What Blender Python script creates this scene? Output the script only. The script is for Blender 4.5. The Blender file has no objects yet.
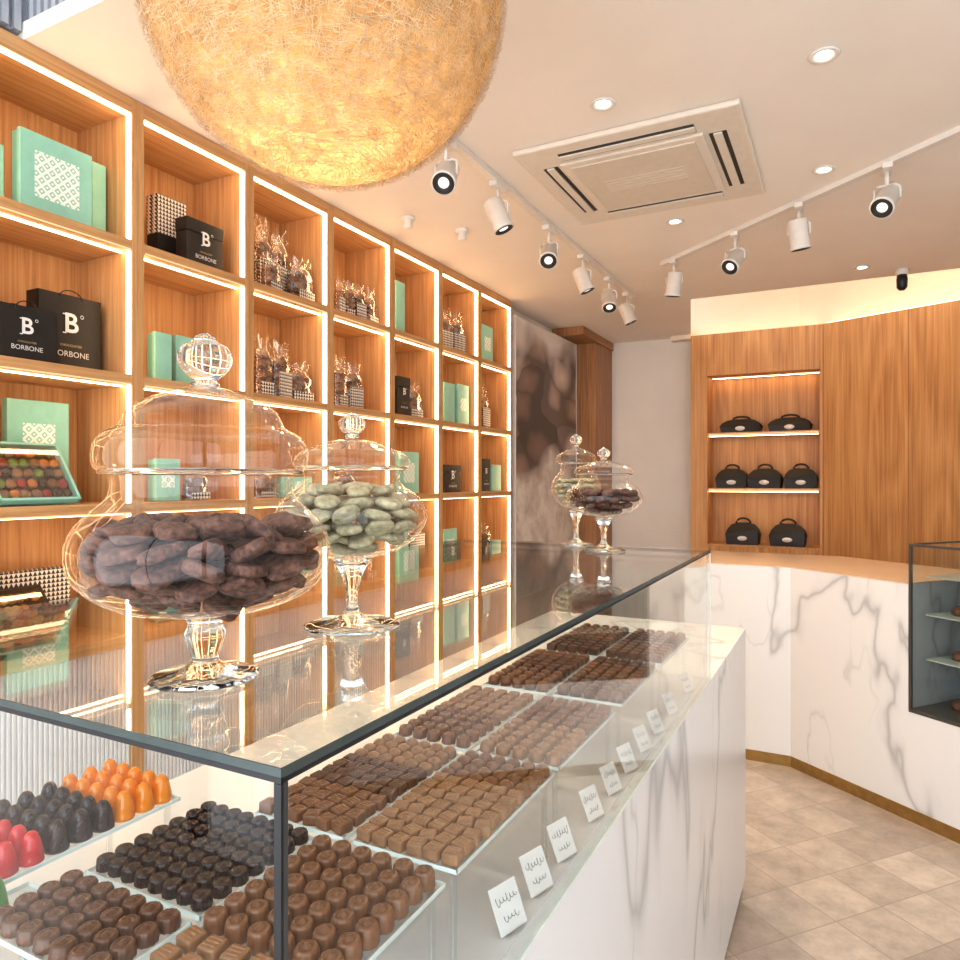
import bpy, bmesh, math, random
from mathutils import Matrix, Vector
random.seed(7)
scene=bpy.context.scene
COL=scene.collection
H=1.6; F=705.0; CX=480; CY=481
TH=math.radians(27.4); SN=math.sin(TH); CS=math.cos(TH)
def ray(px,py):
    u=(px-CX)/F; v=(CY-py)/F
    return (-SN+CS*u, CS+SN*u, v)
def onX(px,X):
    d=ray(px,0); t=X/d[0]; return t*d[1],t      # Y , depth
def onZ(px,py,zr):
    d=ray(px,py); t=zr/d[2]; return d[0]*t,d[1]*t,t
# ------------------------------------------------------------ materials
def nt(name):
    m=bpy.data.materials.new(name); m.use_nodes=True
    n=m.node_tree; n.nodes.clear()
    o=n.nodes.new('ShaderNodeOutputMaterial')
    return m,n,o
def N(n,t,**kw):
    x=n.nodes.new(t)
    for k,v in kw.items():
        if k in x.inputs: x.inputs[k].default_value=v
        else: setattr(x,k,v)
    return x
def c4(c): return (c[0],c[1],c[2],1)
def ramp(n,stops):
    r=n.nodes.new('ShaderNodeValToRGB'); e=r.color_ramp.elements
    e[0].position=stops[0][0]; e[0].color=c4(stops[0][1])
    e[1].position=stops[-1][0]; e[1].color=c4(stops[-1][1])
    for p,c in stops[1:-1]:
        k=e.new(p); k.color=c4(c)
    return r
def M(name,c,rough=.5,metal=0,var=.12,scale=30,bump=0,coat=0,spec=.5,trans=0,emit=None,es=0,c2=None):
    m,n,o=nt(name)
    b=N(n,'ShaderNodeBsdfPrincipled'); b.inputs['Roughness'].default_value=rough
    b.inputs['Metallic'].default_value=metal
    b.inputs['Coat Weight'].default_value=coat
    b.inputs['Specular IOR Level'].default_value=spec
    tc=N(n,'ShaderNodeTexCoord'); nz=N(n,'ShaderNodeTexNoise',Scale=scale,Detail=4.0)
    n.links.new(tc.outputs['Object'],nz.inputs['Vector'])
    lo=tuple(x*(1-var) for x in c); hi=c2 or tuple(min(1,x*(1+var)) for x in c)
    r=ramp(n,[(.3,lo),(.7,hi)])
    n.links.new(nz.outputs['Fac'],r.inputs['Fac']); n.links.new(r.outputs['Color'],b.inputs['Base Color'])
    if bump:
        bp=N(n,'ShaderNodeBump',Strength=bump,Distance=.002)
        n.links.new(nz.outputs['Fac'],bp.inputs['Height']); n.links.new(bp.outputs['Normal'],b.inputs['Normal'])
    if emit: b.inputs['Emission Color'].default_value=c4(emit); b.inputs['Emission Strength'].default_value=es
    n.links.new(b.outputs[0],o.inputs[0]); return m
def wood(name,sc,a,bb,cc,rough=.45,rings=0):
    m,n,o=nt(name); b=N(n,'ShaderNodeBsdfPrincipled',Roughness=rough)
    g=N(n,'ShaderNodeNewGeometry'); mp=N(n,'ShaderNodeMapping'); mp.inputs['Scale'].default_value=sc
    n.links.new(g.outputs['Position'],mp.inputs['Vector'])
    nz=N(n,'ShaderNodeTexNoise',Scale=1.0,Detail=7.0,Roughness=.62,Distortion=.6)
    n.links.new(mp.outputs[0],nz.inputs['Vector'])
    fac=nz.outputs['Fac']
    if rings:
        m2=N(n,'ShaderNodeMapping'); m2.inputs['Scale'].default_value=(2.2,2.2,.42); n.links.new(g.outputs['Position'],m2.inputs[0])
        n2=N(n,'ShaderNodeTexNoise',Scale=1.0,Detail=2.0,Roughness=.4,Distortion=.2); n.links.new(m2.outputs[0],n2.inputs[0])
        k=N(n,'ShaderNodeMath',operation='MULTIPLY'); k.inputs[1].default_value=rings; n.links.new(n2.outputs['Fac'],k.inputs[0])
        pp=N(n,'ShaderNodeMath',operation='PINGPONG'); pp.inputs[1].default_value=1.0; n.links.new(k.outputs[0],pp.inputs[0])
        mr=N(n,'ShaderNodeMapRange'); mr.inputs['To Min'].default_value=-.09; mr.inputs['To Max'].default_value=.06; n.links.new(pp.outputs[0],mr.inputs['Value'])
        ad_=N(n,'ShaderNodeMath',operation='ADD'); n.links.new(nz.outputs['Fac'],ad_.inputs[0]); n.links.new(mr.outputs[0],ad_.inputs[1]); fac=ad_.outputs[0]
    r=ramp(n,[(.3,a),(.5,bb),(.7,cc)])
    n.links.new(fac,r.inputs['Fac']); n.links.new(r.outputs[0],b.inputs['Base Color'])
    bp=N(n,'ShaderNodeBump',Strength=.15,Distance=.002); n.links.new(nz.outputs['Fac'],bp.inputs['Height']); n.links.new(bp.outputs[0],b.inputs['Normal'])
    n.links.new(b.outputs[0],o.inputs[0]); return m
def emis(name,c,s):
    m,n,o=nt(name); e=N(n,'ShaderNodeEmission',Strength=s); e.inputs['Color'].default_value=c4(c)
    n.links.new(e.outputs[0],o.inputs[0]); return m
def clear(name,tint,k=5.0,base=.04,amp=.96,rough=.01,gcol=(1,1,1)):
    m,n,o=nt(name)
    lw=N(n,'ShaderNodeLayerWeight',Blend=.5)
    p=N(n,'ShaderNodeMath',operation='POWER'); p.inputs[1].default_value=k
    n.links.new(lw.outputs['Facing'],p.inputs[0])
    q=N(n,'ShaderNodeMath',operation='MULTIPLY_ADD'); q.inputs[1].default_value=amp; q.inputs[2].default_value=base
    n.links.new(p.outputs[0],q.inputs[0])
    t=N(n,'ShaderNodeBsdfTransparent'); t.inputs[0].default_value=c4(tint)
    g=N(n,'ShaderNodeBsdfGlossy',Roughness=rough); g.inputs[0].default_value=c4(gcol)
    mx=N(n,'ShaderNodeMixShader'); n.links.new(q.outputs[0],mx.inputs[0]); n.links.new(t.outputs[0],mx.inputs[1]); n.links.new(g.outputs[0],mx.inputs[2])
    n.links.new(mx.outputs[0],o.inputs[0]); return m
def glass(name,c):
    m,n,o=nt(name); g=N(n,'ShaderNodeBsdfGlass',Roughness=.0,IOR=1.45); g.inputs[0].default_value=c4(c)
    n.links.new(g.outputs[0],o.inputs[0]); return m
WA,WB,WC=(.44,.222,.084),(.59,.325,.138),(.69,.425,.20)
m_wood=wood('oak_vertical',(70,70,2.2),WA,WB,WC)
m_woodh=wood('oak_horizontal',(70,2.2,70),WA,WB,WC)
m_woodbig=wood('oak_panel',(55,55,1.2),(.43,.20,.068),(.58,.295,.108),(.68,.38,.16),rings=20)
m_wooddk=wood('oak_dark',(45,45,2.2),(.26,.11,.04),(.38,.18,.07),(.48,.25,.11))
def marble():
    m,n,o=nt('white_marble'); b=N(n,'ShaderNodeBsdfPrincipled',Roughness=.22)
    g=N(n,'ShaderNodeNewGeometry')
    def vein(sc,w,off,det,hi):
        mp=N(n,'ShaderNodeMapping'); mp.inputs['Location'].default_value=off; mp.inputs['Rotation'].default_value=(.95,.5,.6); mp.inputs['Scale'].default_value=(1.1,1.0,.55)
        n.links.new(g.outputs['Position'],mp.inputs[0])
        nz=N(n,'ShaderNodeTexNoise',Scale=sc,Detail=det,Roughness=.5,Distortion=.3); n.links.new(mp.outputs[0],nz.inputs[0])
        s=N(n,'ShaderNodeMath',operation='SUBTRACT'); s.inputs[1].default_value=.5; n.links.new(nz.outputs['Fac'],s.inputs[0])
        a=N(n,'ShaderNodeMath',operation='ABSOLUTE'); n.links.new(s.outputs[0],a.inputs[0])
        r=ramp(n,[(0,(hi,hi,hi)),(w,(hi*.5,)*3),(w*2.2,(.14*hi,)*3),(w*5,(0,0,0))]); n.links.new(a.outputs[0],r.inputs[0]); return r
    v1=vein(.85,.0040,(1.1,4.7,.4),4.5,.55); v2=vein(1.5,.0025,(8,2,5),4.0,.34)
    msk=N(n,'ShaderNodeTexNoise',Scale=1.1,Detail=1.0); n.links.new(g.outputs['Position'],msk.inputs[0])
    mr=ramp(n,[(.46,(0,0,0)),(.59,(1,1,1))]); n.links.new(msk.outputs['Fac'],mr.inputs[0])
    m2=N(n,'ShaderNodeMath',operation='MULTIPLY'); n.links.new(v2.outputs[0],m2.inputs[0]); n.links.new(mr.outputs[0],m2.inputs[1])
    mx=N(n,'ShaderNodeMath',operation='MAXIMUM'); n.links.new(v1.outputs[0],mx.inputs[0]); n.links.new(m2.outputs[0],mx.inputs[1])
    c=N(n,'ShaderNodeMix',data_type='RGBA'); c.inputs[6].default_value=(.80,.815,.835,1); c.inputs[7].default_value=(.28,.29,.31,1)
    n.links.new(mx.outputs[0],c.inputs[0]); n.links.new(c.outputs[2],b.inputs['Base Color']); n.links.new(b.outputs[0],o.inputs[0]); return m
m_marble=marble()
def tiles():
    m,n,o=nt('floor_tiles'); b=N(n,'ShaderNodeBsdfPrincipled',Roughness=.33)
    g=N(n,'ShaderNodeNewGeometry'); mp=N(n,'ShaderNodeMapping'); mp.inputs['Rotation'].default_value=(0,0,math.radians(40)); mp.inputs['Location'].default_value=(.1,.06,0)
    n.links.new(g.outputs['Position'],mp.inputs[0])
    vo=N(n,'ShaderNodeTexVoronoi',voronoi_dimensions='2D',distance='CHEBYCHEV'); vo.inputs['Scale'].default_value=1/.235; vo.inputs['Randomness'].default_value=0
    n.links.new(mp.outputs[0],vo.inputs['Vector'])
    sp=N(n,'ShaderNodeSeparateColor'); n.links.new(vo.outputs['Color'],sp.inputs[0])
    cr=ramp(n,[(0,(.41,.345,.295)),(.5,(.48,.415,.355)),(1,(.56,.49,.425))]); n.links.new(sp.outputs[0],cr.inputs[0])
    nz=N(n,'ShaderNodeTexNoise',Scale=8.0,Detail=10.0,Roughness=.72); n.links.new(g.outputs['Position'],nz.inputs[0])
    r=ramp(n,[(.32,(.72,.71,.70)),(.68,(1.18,1.17,1.16))]); n.links.new(nz.outputs['Fac'],r.inputs[0])
    mx=N(n,'ShaderNodeMix',data_type='RGBA',blend_type='MULTIPLY'); mx.inputs[0].default_value=1
    n.links.new(cr.outputs['Color'],mx.inputs[6]); n.links.new(r.outputs[0],mx.inputs[7])
    gr=N(n,'ShaderNodeMath',operation='GREATER_THAN'); gr.inputs[1].default_value=.490; n.links.new(vo.outputs['Distance'],gr.inputs[0])
    m3=N(n,'ShaderNodeMix',data_type='RGBA'); m3.inputs[7].default_value=(.35,.295,.245,1); n.links.new(gr.outputs[0],m3.inputs[0]); n.links.new(mx.outputs[2],m3.inputs[6]); n.links.new(m3.outputs[2],b.inputs['Base Color'])
    n.links.new(b.outputs[0],o.inputs[0]); return m
m_tile=tiles()
m_ceil=M('ceiling_plaster',(.92,.85,.78),.8,var=.02,scale=3)
m_white=M('white_plaster',(.82,.79,.75),.7,var=.03,scale=3)
m_cream=M('cream_plaster',(.88,.78,.66),.8,var=.03,scale=3)
m_flute=M('fluted_white_laminate',(.78,.79,.80),.5,var=.03)
m_slat=M('grey_slats',(.42,.45,.50),.5,var=.05)
m_black=M('black_metal',(.012,.012,.014),.35,var=.2)
m_plw=M('white_plastic',(.82,.78,.73),.4,var=.03)
m_ac=M('ac_plastic',(.79,.72,.63),.45,var=.03)
m_dark=M('dark_plastic',(.03,.028,.027),.5)
m_brass=M('brass_trim',(.42,.27,.10),.35,metal=.8)
m_glass=clear('case_glass',(.97,.988,.985),5,.018,.97)
m_topglass=clear('top_glass',(.94,.965,.955),4.6,.045,.92)
m_jar=clear('jar_glass',(.98,.985,.985),3.2,.03,.75,.015)
m_acr=clear('acrylic',(.95,.97,.97),3.0,.06,.7,.03)
m_edge=M('glass_edge',(.76,.83,.81),.15,var=.05)
m_solid=glass('solid_glass',(.97,.98,.98))
m_led=emis('led_warm',(1,.67,.37),15)
m_ledv=emis('led_shelf_edge',(1,.68,.38),1.1)
m_cove=emis('cove_warm',(1,.70,.42),21)
m_down=emis('downlight_lens',(1,.86,.66),14)
m_lens=emis('spot_lens',(1,.9,.8),1.2)
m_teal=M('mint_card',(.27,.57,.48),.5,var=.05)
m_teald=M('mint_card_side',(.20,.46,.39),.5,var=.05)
m_blk=M('black_card',(.013,.011,.011),.5,var=.2)
m_wprint=M('white_print',(.8,.78,.75),.6,var=.03)
m_gold=M('gold_print',(.6,.42,.2),.5,var=.05)
m_card=M('white_card',(.85,.85,.84),.6,var=.02)
m_ink=M('ink',(.03,.03,.035),.7)
m_choc=M('milk_chocolate',(.20,.082,.036),.33,var=.3,scale=60)
m_choc2=M('praline_chocolate',(.30,.148,.070),.35,var=.3,scale=60)
m_chocd=M('dark_chocolate',(.026,.009,.007),.26,var=.3,scale=60)
m_chocm=M('medium_chocolate',(.12,.047,.024),.3,var=.3,scale=60)
m_red=M('red_cocoa_coating',(.60,.006,.012),.14,var=.25,coat=.4)
m_org=M('orange_cocoa_coating',(.92,.24,.006),.14,var=.3,coat=.4)
m_grn=M('green_cocoa_coating',(.05,.25,.03),.3,var=.2)
m_bdr=M('red_bonbon',(.34,.018,.018),.25,var=.2)
m_bor=M('orange_bonbon',(.55,.17,.03),.25,var=.3)
m_bgr=M('green_bonbon',(.14,.22,.04),.3,var=.2)
m_cook=M('sugared_dark_cookie',(.036,.013,.009),.75,var=.4,scale=150,bump=.8,c2=(.20,.088,.056))
m_alm=M('speckled_praline',(.36,.31,.18),.65,var=.25,scale=110,bump=.1,c2=(.58,.52,.34))
def tri_mat(name,s,a,b_):
    m,n,o=nt(name); b=N(n,'ShaderNodeBsdfPrincipled',Roughness=.45)
    tc=N(n,'ShaderNodeTexCoord'); sp=N(n,'ShaderNodeSeparateXYZ'); n.links.new(tc.outputs['Object'],sp.inputs[0])
    def mt(op,i,j):
        x=N(n,'ShaderNodeMath',operation=op)
        for k,v in enumerate((i,j)):
            if v is None: continue
            if isinstance(v,(int,float)): x.inputs[k].default_value=v
            else: n.links.new(v,x.inputs[k])
        return x.outputs[0]
    uu=mt('FRACT',mt('MULTIPLY',mt('ADD',sp.outputs[1],mt('MULTIPLY',sp.outputs[0],.5)),s),None)
    vv=mt('FRACT',mt('MULTIPLY',mt('ADD',sp.outputs[2],sp.outputs[0]),s),None)
    tri=mt('SUBTRACT',1.0,mt('ABSOLUTE',mt('SUBTRACT',mt('MULTIPLY',uu,2.0),1.0),None))
    g=mt('GREATER_THAN',tri,vv)
    mx=N(n,'ShaderNodeMix',data_type='RGBA'); mx.inputs[6].default_value=c4(a); mx.inputs[7].default_value=c4(b_)
    n.links.new(g,mx.inputs[0]); n.links.new(mx.outputs[2],b.inputs['Base Color']); n.links.new(b.outputs[0],o.inputs[0]); return m
m_tri=tri_mat('triangle_print',70,(.78,.74,.68),(.02,.018,.018))
def lattice():
    m,n,o=nt('lattice_print'); b=N(n,'ShaderNodeBsdfPrincipled',Roughness=.5)
    tc=N(n,'ShaderNodeTexCoord'); vs=N(n,'ShaderNodeTexVoronoi',Scale=44.0,feature='DISTANCE_TO_EDGE',Randomness=0.0)
    mp=N(n,'ShaderNodeMapping'); mp.inputs['Rotation'].default_value=(math.radians(45),0,0)
    n.links.new(tc.outputs['Object'],mp.inputs[0]); n.links.new(mp.outputs[0],vs.inputs['Vector'])
    r=ramp(n,[(.0,(.85,.88,.84)),(.15,(.85,.88,.84)),(.19,(.27,.57,.48)),(.34,(.27,.57,.48)),(.38,(.85,.88,.84))]); n.links.new(vs.outputs['Distance'],r.inputs[0])
    n.links.new(r.outputs[0],b.inputs['Base Color']); n.links.new(b.outputs[0],o.inputs[0]); return m
m_lat=lattice()
def mural():
    m,n,o=nt('chocolate_mural_print'); b=N(n,'ShaderNodeBsdfPrincipled',Roughness=.35)
    g=N(n,'ShaderNodeNewGeometry'); sp=N(n,'ShaderNodeSeparateXYZ'); n.links.new(g.outputs['Position'],sp.inputs[0])
    cb=N(n,'ShaderNodeCombineXYZ'); n.links.new(sp.outputs[1],cb.inputs[0]); n.links.new(sp.outputs[2],cb.inputs[1])
    mp=N(n,'ShaderNodeMapping'); mp.inputs['Rotation'].default_value=(0,0,math.radians(8)); mp.inputs['Scale'].default_value=(.62,1,1); n.links.new(cb.outputs[0],mp.inputs[0])
    wz=N(n,'ShaderNodeTexNoise',Scale=1.8,Detail=2.0); n.links.new(cb.outputs[0],wz.inputs[0])
    wj=N(n,'ShaderNodeMix',data_type='RGBA',blend_type='ADD'); wj.inputs[0].default_value=.25; n.links.new(mp.outputs[0],wj.inputs[6]); n.links.new(wz.outputs['Color'],wj.inputs[7])
    v=N(n,'ShaderNodeTexVoronoi',voronoi_dimensions='2D',feature='F1',distance='MINKOWSKI'); v.inputs['Scale'].default_value=3.8; v.inputs['Randomness'].default_value=.95; v.inputs['Exponent'].default_value=4.0; n.links.new(wj.outputs[2],v.inputs['Vector'])
    sc_=N(n,'ShaderNodeSeparateColor'); n.links.new(v.outputs['Color'],sc_.inputs[0])
    tone=ramp(n,[(0,(.12,.066,.048)),(.5,(.26,.175,.14)),(.75,(.40,.32,.28)),(1,(.60,.54,.50))]); n.links.new(sc_.outputs[0],tone.inputs[0])
    sh=ramp(n,[(0,(1.45,1.42,1.4)),(.28,(1,1,1)),(.46,(.40,.38,.37))]); n.links.new(v.outputs['Distance'],sh.inputs[0])
    ch=N(n,'ShaderNodeMix',data_type='RGBA',blend_type='MULTIPLY'); ch.inputs[0].default_value=1; n.links.new(tone.outputs[0],ch.inputs[6]); n.links.new(sh.outputs[0],ch.inputs[7])
    fz=N(n,'ShaderNodeTexNoise',Scale=6.0,Detail=8.0,Roughness=.62); n.links.new(g.outputs['Position'],fz.inputs[0])
    r2=ramp(n,[(.35,(.52,.47,.44)),(.6,(.82,.79,.76))]); n.links.new(fz.outputs['Fac'],r2.inputs[0])
    def mask(a,b_,src,amp):
        w2=N(n,'ShaderNodeMath',operation='MULTIPLY_ADD'); w2.inputs[1].default_value=amp; n.links.new(wz.outputs['Fac'],w2.inputs[0]); n.links.new(src,w2.inputs[2])
        mr=N(n,'ShaderNodeMapRange'); mr.inputs['From Min'].default_value=a; mr.inputs['From Max'].default_value=b_; n.links.new(w2.outputs[0],mr.inputs['Value']); return mr.outputs[0]
    lowm=mask(2.50,2.25,sp.outputs[2],1.3)
    mx=N(n,'ShaderNodeMix',data_type='RGBA'); n.links.new(lowm,mx.inputs[0]); n.links.new(ch.outputs[2],mx.inputs[6]); n.links.new(r2.outputs[0],mx.inputs[7])
    top=mask(2.95,3.25,sp.outputs[2],1.0)
    m4=N(n,'ShaderNodeMix',data_type='RGBA'); m4.inputs[7].default_value=(.84,.82,.80,1); n.links.new(top,m4.inputs[0]); n.links.new(mx.outputs[2],m4.inputs[6]); n.links.new(m4.outputs[2],b.inputs['Base Color'])
    n.links.new(b.outputs[0],o.inputs[0]); return m
m_mural=mural()
def straw(name,cols,tr,sc=40.0,bump=0):
    m,n,o=nt(name); tc=N(n,'ShaderNodeTexCoord')
    d=N(n,'ShaderNodeBsdfDiffuse'); t=N(n,'ShaderNodeBsdfTranslucent')
    nz=N(n,'ShaderNodeTexNoise',Scale=sc,Detail=8.0,Roughness=.75,Distortion=1.0); n.links.new(tc.outputs['Object'],nz.inputs[0])
    r=ramp(n,[(.3,cols[0]),(.5,cols[1]),(.7,cols[2])]); n.links.new(nz.outputs['Fac'],r.inputs[0])
    n.links.new(r.outputs[0],d.inputs[0]); n.links.new(r.outputs[0],t.inputs[0])
    mx=N(n,'ShaderNodeMixShader'); mx.inputs[0].default_value=tr; n.links.new(d.outputs[0],mx.inputs[1]); n.links.new(t.outputs[0],mx.inputs[2])
    n.links.new(mx.outputs[0],o.inputs[0]); return m
m_straw=straw('woven_raffia',[(.44,.31,.18),(.66,.51,.33),(.86,.74,.55)],.22)
m_strawd=straw('raffia_backing',[(.20,.12,.055),(.38,.25,.12),(.56,.40,.23)],.48,26)
m_cello=clear('cellophane',(.96,.95,.94),2.0,.14,.5,.22)
# ------------------------------------------------------------ mesh helpers
def bx(bm,x0,x1,y0,y1,z0,z1,mi=0,bev=0,seg=2):
    mat=Matrix.Translation(((x0+x1)/2,(y0+y1)/2,(z0+z1)/2))@Matrix.Diagonal((x1-x0,y1-y0,z1-z0,1))
    r=bmesh.ops.create_cube(bm,size=1,matrix=mat); vs=r['verts']
    fs=set(f for v in vs for f in v.link_faces)
    for f in fs: f.material_index=mi
    if bev>0:
        es=list(set(e for v in vs for e in v.link_edges))
        r=bmesh.ops.bevel(bm,geom=es,offset=bev,segments=seg,profile=.5,affect='EDGES')
        for f in r['faces']: f.material_index=mi
def lathe(bm,prof,seg=32,lob=0,amp=0,mi=0,M4=None):
    rings=[];out=[]
    for (r,z) in prof:
        if r<1e-5:
            v=bm.verts.new((0,0,z)); rings.append([v]); out.append(v)
        else:
            rg=[]
            for i in range(seg):
                a=2*math.pi*i/seg; rr=r*(1+amp*math.cos(lob*a)) if lob else r
                rg.append(bm.verts.new((rr*math.cos(a),rr*math.sin(a),z)))
            rings.append(rg); out+=rg
    for a,b in zip(rings[:-1],rings[1:]):
        for i in range(seg):
            j=(i+1)%seg
            try:
                if len(a)==1 and len(b)==1: continue
                if len(a)==1: f=bm.faces.new((a[0],b[j],b[i]))
                elif len(b)==1: f=bm.faces.new((a[i],a[j],b[0]))
                else: f=bm.faces.new((a[i],a[j],b[j],b[i]))
                f.material_index=mi; f.smooth=True
            except ValueError: pass
    if M4: bmesh.ops.transform(bm,matrix=M4,verts=out)
    return out
def tube(bm,pts,r,seg=8,mi=0,cap=True):
    pts=[Vector(p) for p in pts]; rings=[]
    for i,p in enumerate(pts):
        d=(pts[min(i+1,len(pts)-1)]-pts[max(i-1,0)]).normalized()
        up=Vector((0,0,1)) if abs(d.z)<.9 else Vector((1,0,0))
        a=d.cross(up).normalized(); b=d.cross(a).normalized()
        rings.append([bm.verts.new(p+r*(math.cos(2*math.pi*k/seg)*a+math.sin(2*math.pi*k/seg)*b)) for k in range(seg)])
    for a,b in zip(rings[:-1],rings[1:]):
        for k in range(seg):
            f=bm.faces.new((a[k],a[(k+1)%seg],b[(k+1)%seg],b[k])); f.smooth=True; f.material_index=mi
    if cap:
        for g in (rings[0],rings[-1]):
            f=bm.faces.new(g); f.material_index=mi
def prism(bm,poly,z0,z1,mi=0):
    a=[bm.verts.new((p[0],p[1],z0)) for p in poly]; b=[bm.verts.new((p[0],p[1],z1)) for p in poly]
    n=len(poly); fs=[bm.faces.new(a[::-1]),bm.faces.new(b)]
    for i in range(n): fs.append(bm.faces.new((a[i],a[(i+1)%n],b[(i+1)%n],b[i])))
    for f in fs: f.material_index=mi
def fin(bm,name,mats,parent=None,loc=(0,0,0),rot=(0,0,0),normals=True):
    if normals: bmesh.ops.recalc_face_normals(bm,faces=bm.faces)
    me=bpy.data.meshes.new(name); bm.to_mesh(me); bm.free()
    for m in (mats if isinstance(mats,(list,tuple)) else [mats]): me.materials.append(m)
    ob=bpy.data.objects.new(name,me); COL.objects.link(ob); ob.location=loc; ob.rotation_euler=rot
    if parent: ob.parent=parent
    return ob
def NB(): return bmesh.new()
def box(name,b,mat,parent=None,bev=0,loc=(0,0,0),rot=(0,0,0)):
    bm=NB(); bx(bm,*b,bev=bev); return fin(bm,name,mat,parent,loc,rot)
def lab(o,label,cat,group=None,kind=None):
    o["label"]=label; o["category"]=cat
    if group: o["group"]=group
    if kind: o["kind"]=kind
    return o
def struct(o,label,cat):
    return lab(o,label,cat,kind="structure")
def empty(name,loc,rot=(0,0,0)):
    e=bpy.data.objects.new(name,None); e.empty_display_size=.05; e.location=loc; e.rotation_euler=rot; COL.objects.link(e); return e
def clone(o,loc=None,rot=None,parent=None,scale=None):
    c=o.copy(); COL.objects.link(c)
    if loc is not None: c.location=loc
    if rot is not None: c.rotation_euler=rot
    if scale is not None: c.scale=scale
    if parent is not None: c.parent=parent
    for ch in o.children: clone(ch,parent=c)
    return c
_tc={}
def textmesh(s):
    if s in _tc: return _tc[s]
    cu=bpy.data.curves.new('t','FONT'); cu.body=s; cu.align_x='CENTER'; cu.align_y='CENTER'; cu.size=1; cu.extrude=.01; cu.resolution_u=3
    if s=='B': cu.offset=.02
    o=bpy.data.objects.new('t',cu); COL.objects.link(o); dg=bpy.context.evaluated_depsgraph_get(); dg.update()
    me=bpy.data.meshes.new_from_object(o.evaluated_get(dg)); bpy.data.objects.remove(o); _tc[s]=me; return me
def text(s,size,parent,loc,mat,name='lettering',rot=(math.pi/2,0,math.pi/2)):
    me=textmesh(s).copy(); me.materials.clear(); me.materials.append(mat)
    o=bpy.data.objects.new(name,me); COL.objects.link(o); o.parent=parent; o.location=loc; o.rotation_euler=rot; o.scale=(size,size,size*.05); return o
ZC=H+1.25
# ------------------------------------------------------------ room
bm=NB(); bx(bm,-2.6,2.8,-1.2,6.6,-.1,0); struct(fin(bm,'floor',m_tile),'beige stone tile floor in mixed warm tones','floor')
bm=NB(); prism(bm,[(-2.6,1.18),(2.8,1.18),(2.8,5.0),(-.95,5.0),(-1.14,6.0),(-1.24,6.5),(-2.6,6.5)],ZC,ZC+.05); struct(fin(bm,'ceiling',m_ceil),'smooth warm white plaster dropped ceiling','ceiling')
bm=NB(); bx(bm,-2.6,2.8,-1.2,1.26,3.6,3.7); struct(fin(bm,'ceiling',m_white),'raised white ceiling by the shopfront','ceiling')
bm=NB(); bx(bm,-1.4,2.8,4.5,6.5,3.35,3.42); struct(fin(bm,'ceiling',m_cream),'raised ceiling of the lit cove','ceiling')
bm=NB(); bx(bm,-2.6,-2.42,-1.2,6.5,0,3.6); struct(fin(bm,'wall_left',m_white),'white plaster wall behind the shelving','wall')
bm=NB(); bx(bm,-2.42,2.8,6.3,6.5,0,3.4)
for z in (.6,1.15,1.7,2.25): bx(bm,-1.9,-1.15,6.294,6.3,z,z+.012)
struct(fin(bm,'wall_back',m_white),'white panelled rear wall','wall')
bm=NB(); bx(bm,2.6,2.8,-1.2,6.3,0,3.6); struct(fin(bm,'wall_right',m_white),'white side wall','wall')
bm=NB(); bx(bm,-2.42,2.6,-1.2,-1.08,0,.25); bx(bm,-2.42,2.6,-1.2,-1.08,3.35,3.6); bx(bm,-2.42,-2.2,-1.2,-1.08,.25,3.35); bx(bm,2.4,2.6,-1.2,-1.08,.25,3.35)
struct(fin(bm,'wall_front',m_white),'shopfront wall around the display window','wall')
bm=NB()
for x in (-2.2,-.6,1.0,2.36): bx(bm,x,x+.04,-1.17,-1.11,.25,3.35)
struct(fin(bm,'window_1',m_black),'black framed shopfront window','window')
bm=NB(); bx(bm,-2.6,2.8,1.2,1.26,ZC+.05,3.6)
x=-2.05
while x<2.4: bx(bm,x,x+.018,1.184,1.2,ZC+.05,3.6); x+=.034
y=.0
bx(bm,-2.42,-2.09,-.1,1.2,ZC+.02,3.6)
while y<1.17: bx(bm,-2.09,-2.07,y,y+.018,ZC+.02,3.6); y+=.034
struct(fin(bm,'trim_1',m_slat),'grey vertical slats above the dropped ceiling edge','slats')
A=Vector((-.157,6.0)); ad=Vector((.833,-.385)).normalized(); an=Vector((-ad.y,ad.x))
B2=A+ad*3.0
bm=NB(); prism(bm,[A,B2,B2+an*.10,A+an*.10],0,H+1.195)
struct(fin(bm,'wall_angled',m_woodbig),'oak veneer panelled wall set at an angle','wall')
bm=NB(); 
for s in (.004,.60,1.35): 
    p=A+ad*s-an*.001; prism(bm,[p,p+ad*.007,p+ad*.007+an*.004,p+an*.004],.05,H+1.19)
struct(fin(bm,'trim_2',m_wooddk),'thin dark joint lines between oak panels','panel joint')
bm=NB(); o1=A+an*.11; o2=B2+an*.11; prism(bm,[o1-ad*.3,o2,o2+an*.05,o1+an*.05-ad*.3],H+1.21,3.4)
struct(fin(bm,'wall_angled',m_cream),'cream plaster wall above the oak panels','wall')
bm=NB(); bx(bm,-1.35,-.1,6.20,6.29,H+1.21,3.4); struct(fin(bm,'wall_back',m_cream),'cream plaster wall above the oak cabinet','wall')
bm=NB(); bx(bm,-.93,2.5,4.86,4.9,ZC+.052,ZC+.08); lab(fin(bm,'cove_light_strip',m_cove),'warm linear light hidden on top of the dropped ceiling edge','light strip')
m_csoft=emis('cove_soft',(1,.68,.38),3.5)
bm=NB(); q0=A+ad*.02+an*.03; q1=A+ad*2.6+an*.03; prism(bm,[q0,q1,q1+an*.03,q0+an*.03],H+1.1955,H+1.21); lab(fin(bm,'cove_light_strip',m_csoft),'warm linear light on top of the angled oak panels','light strip')
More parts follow.
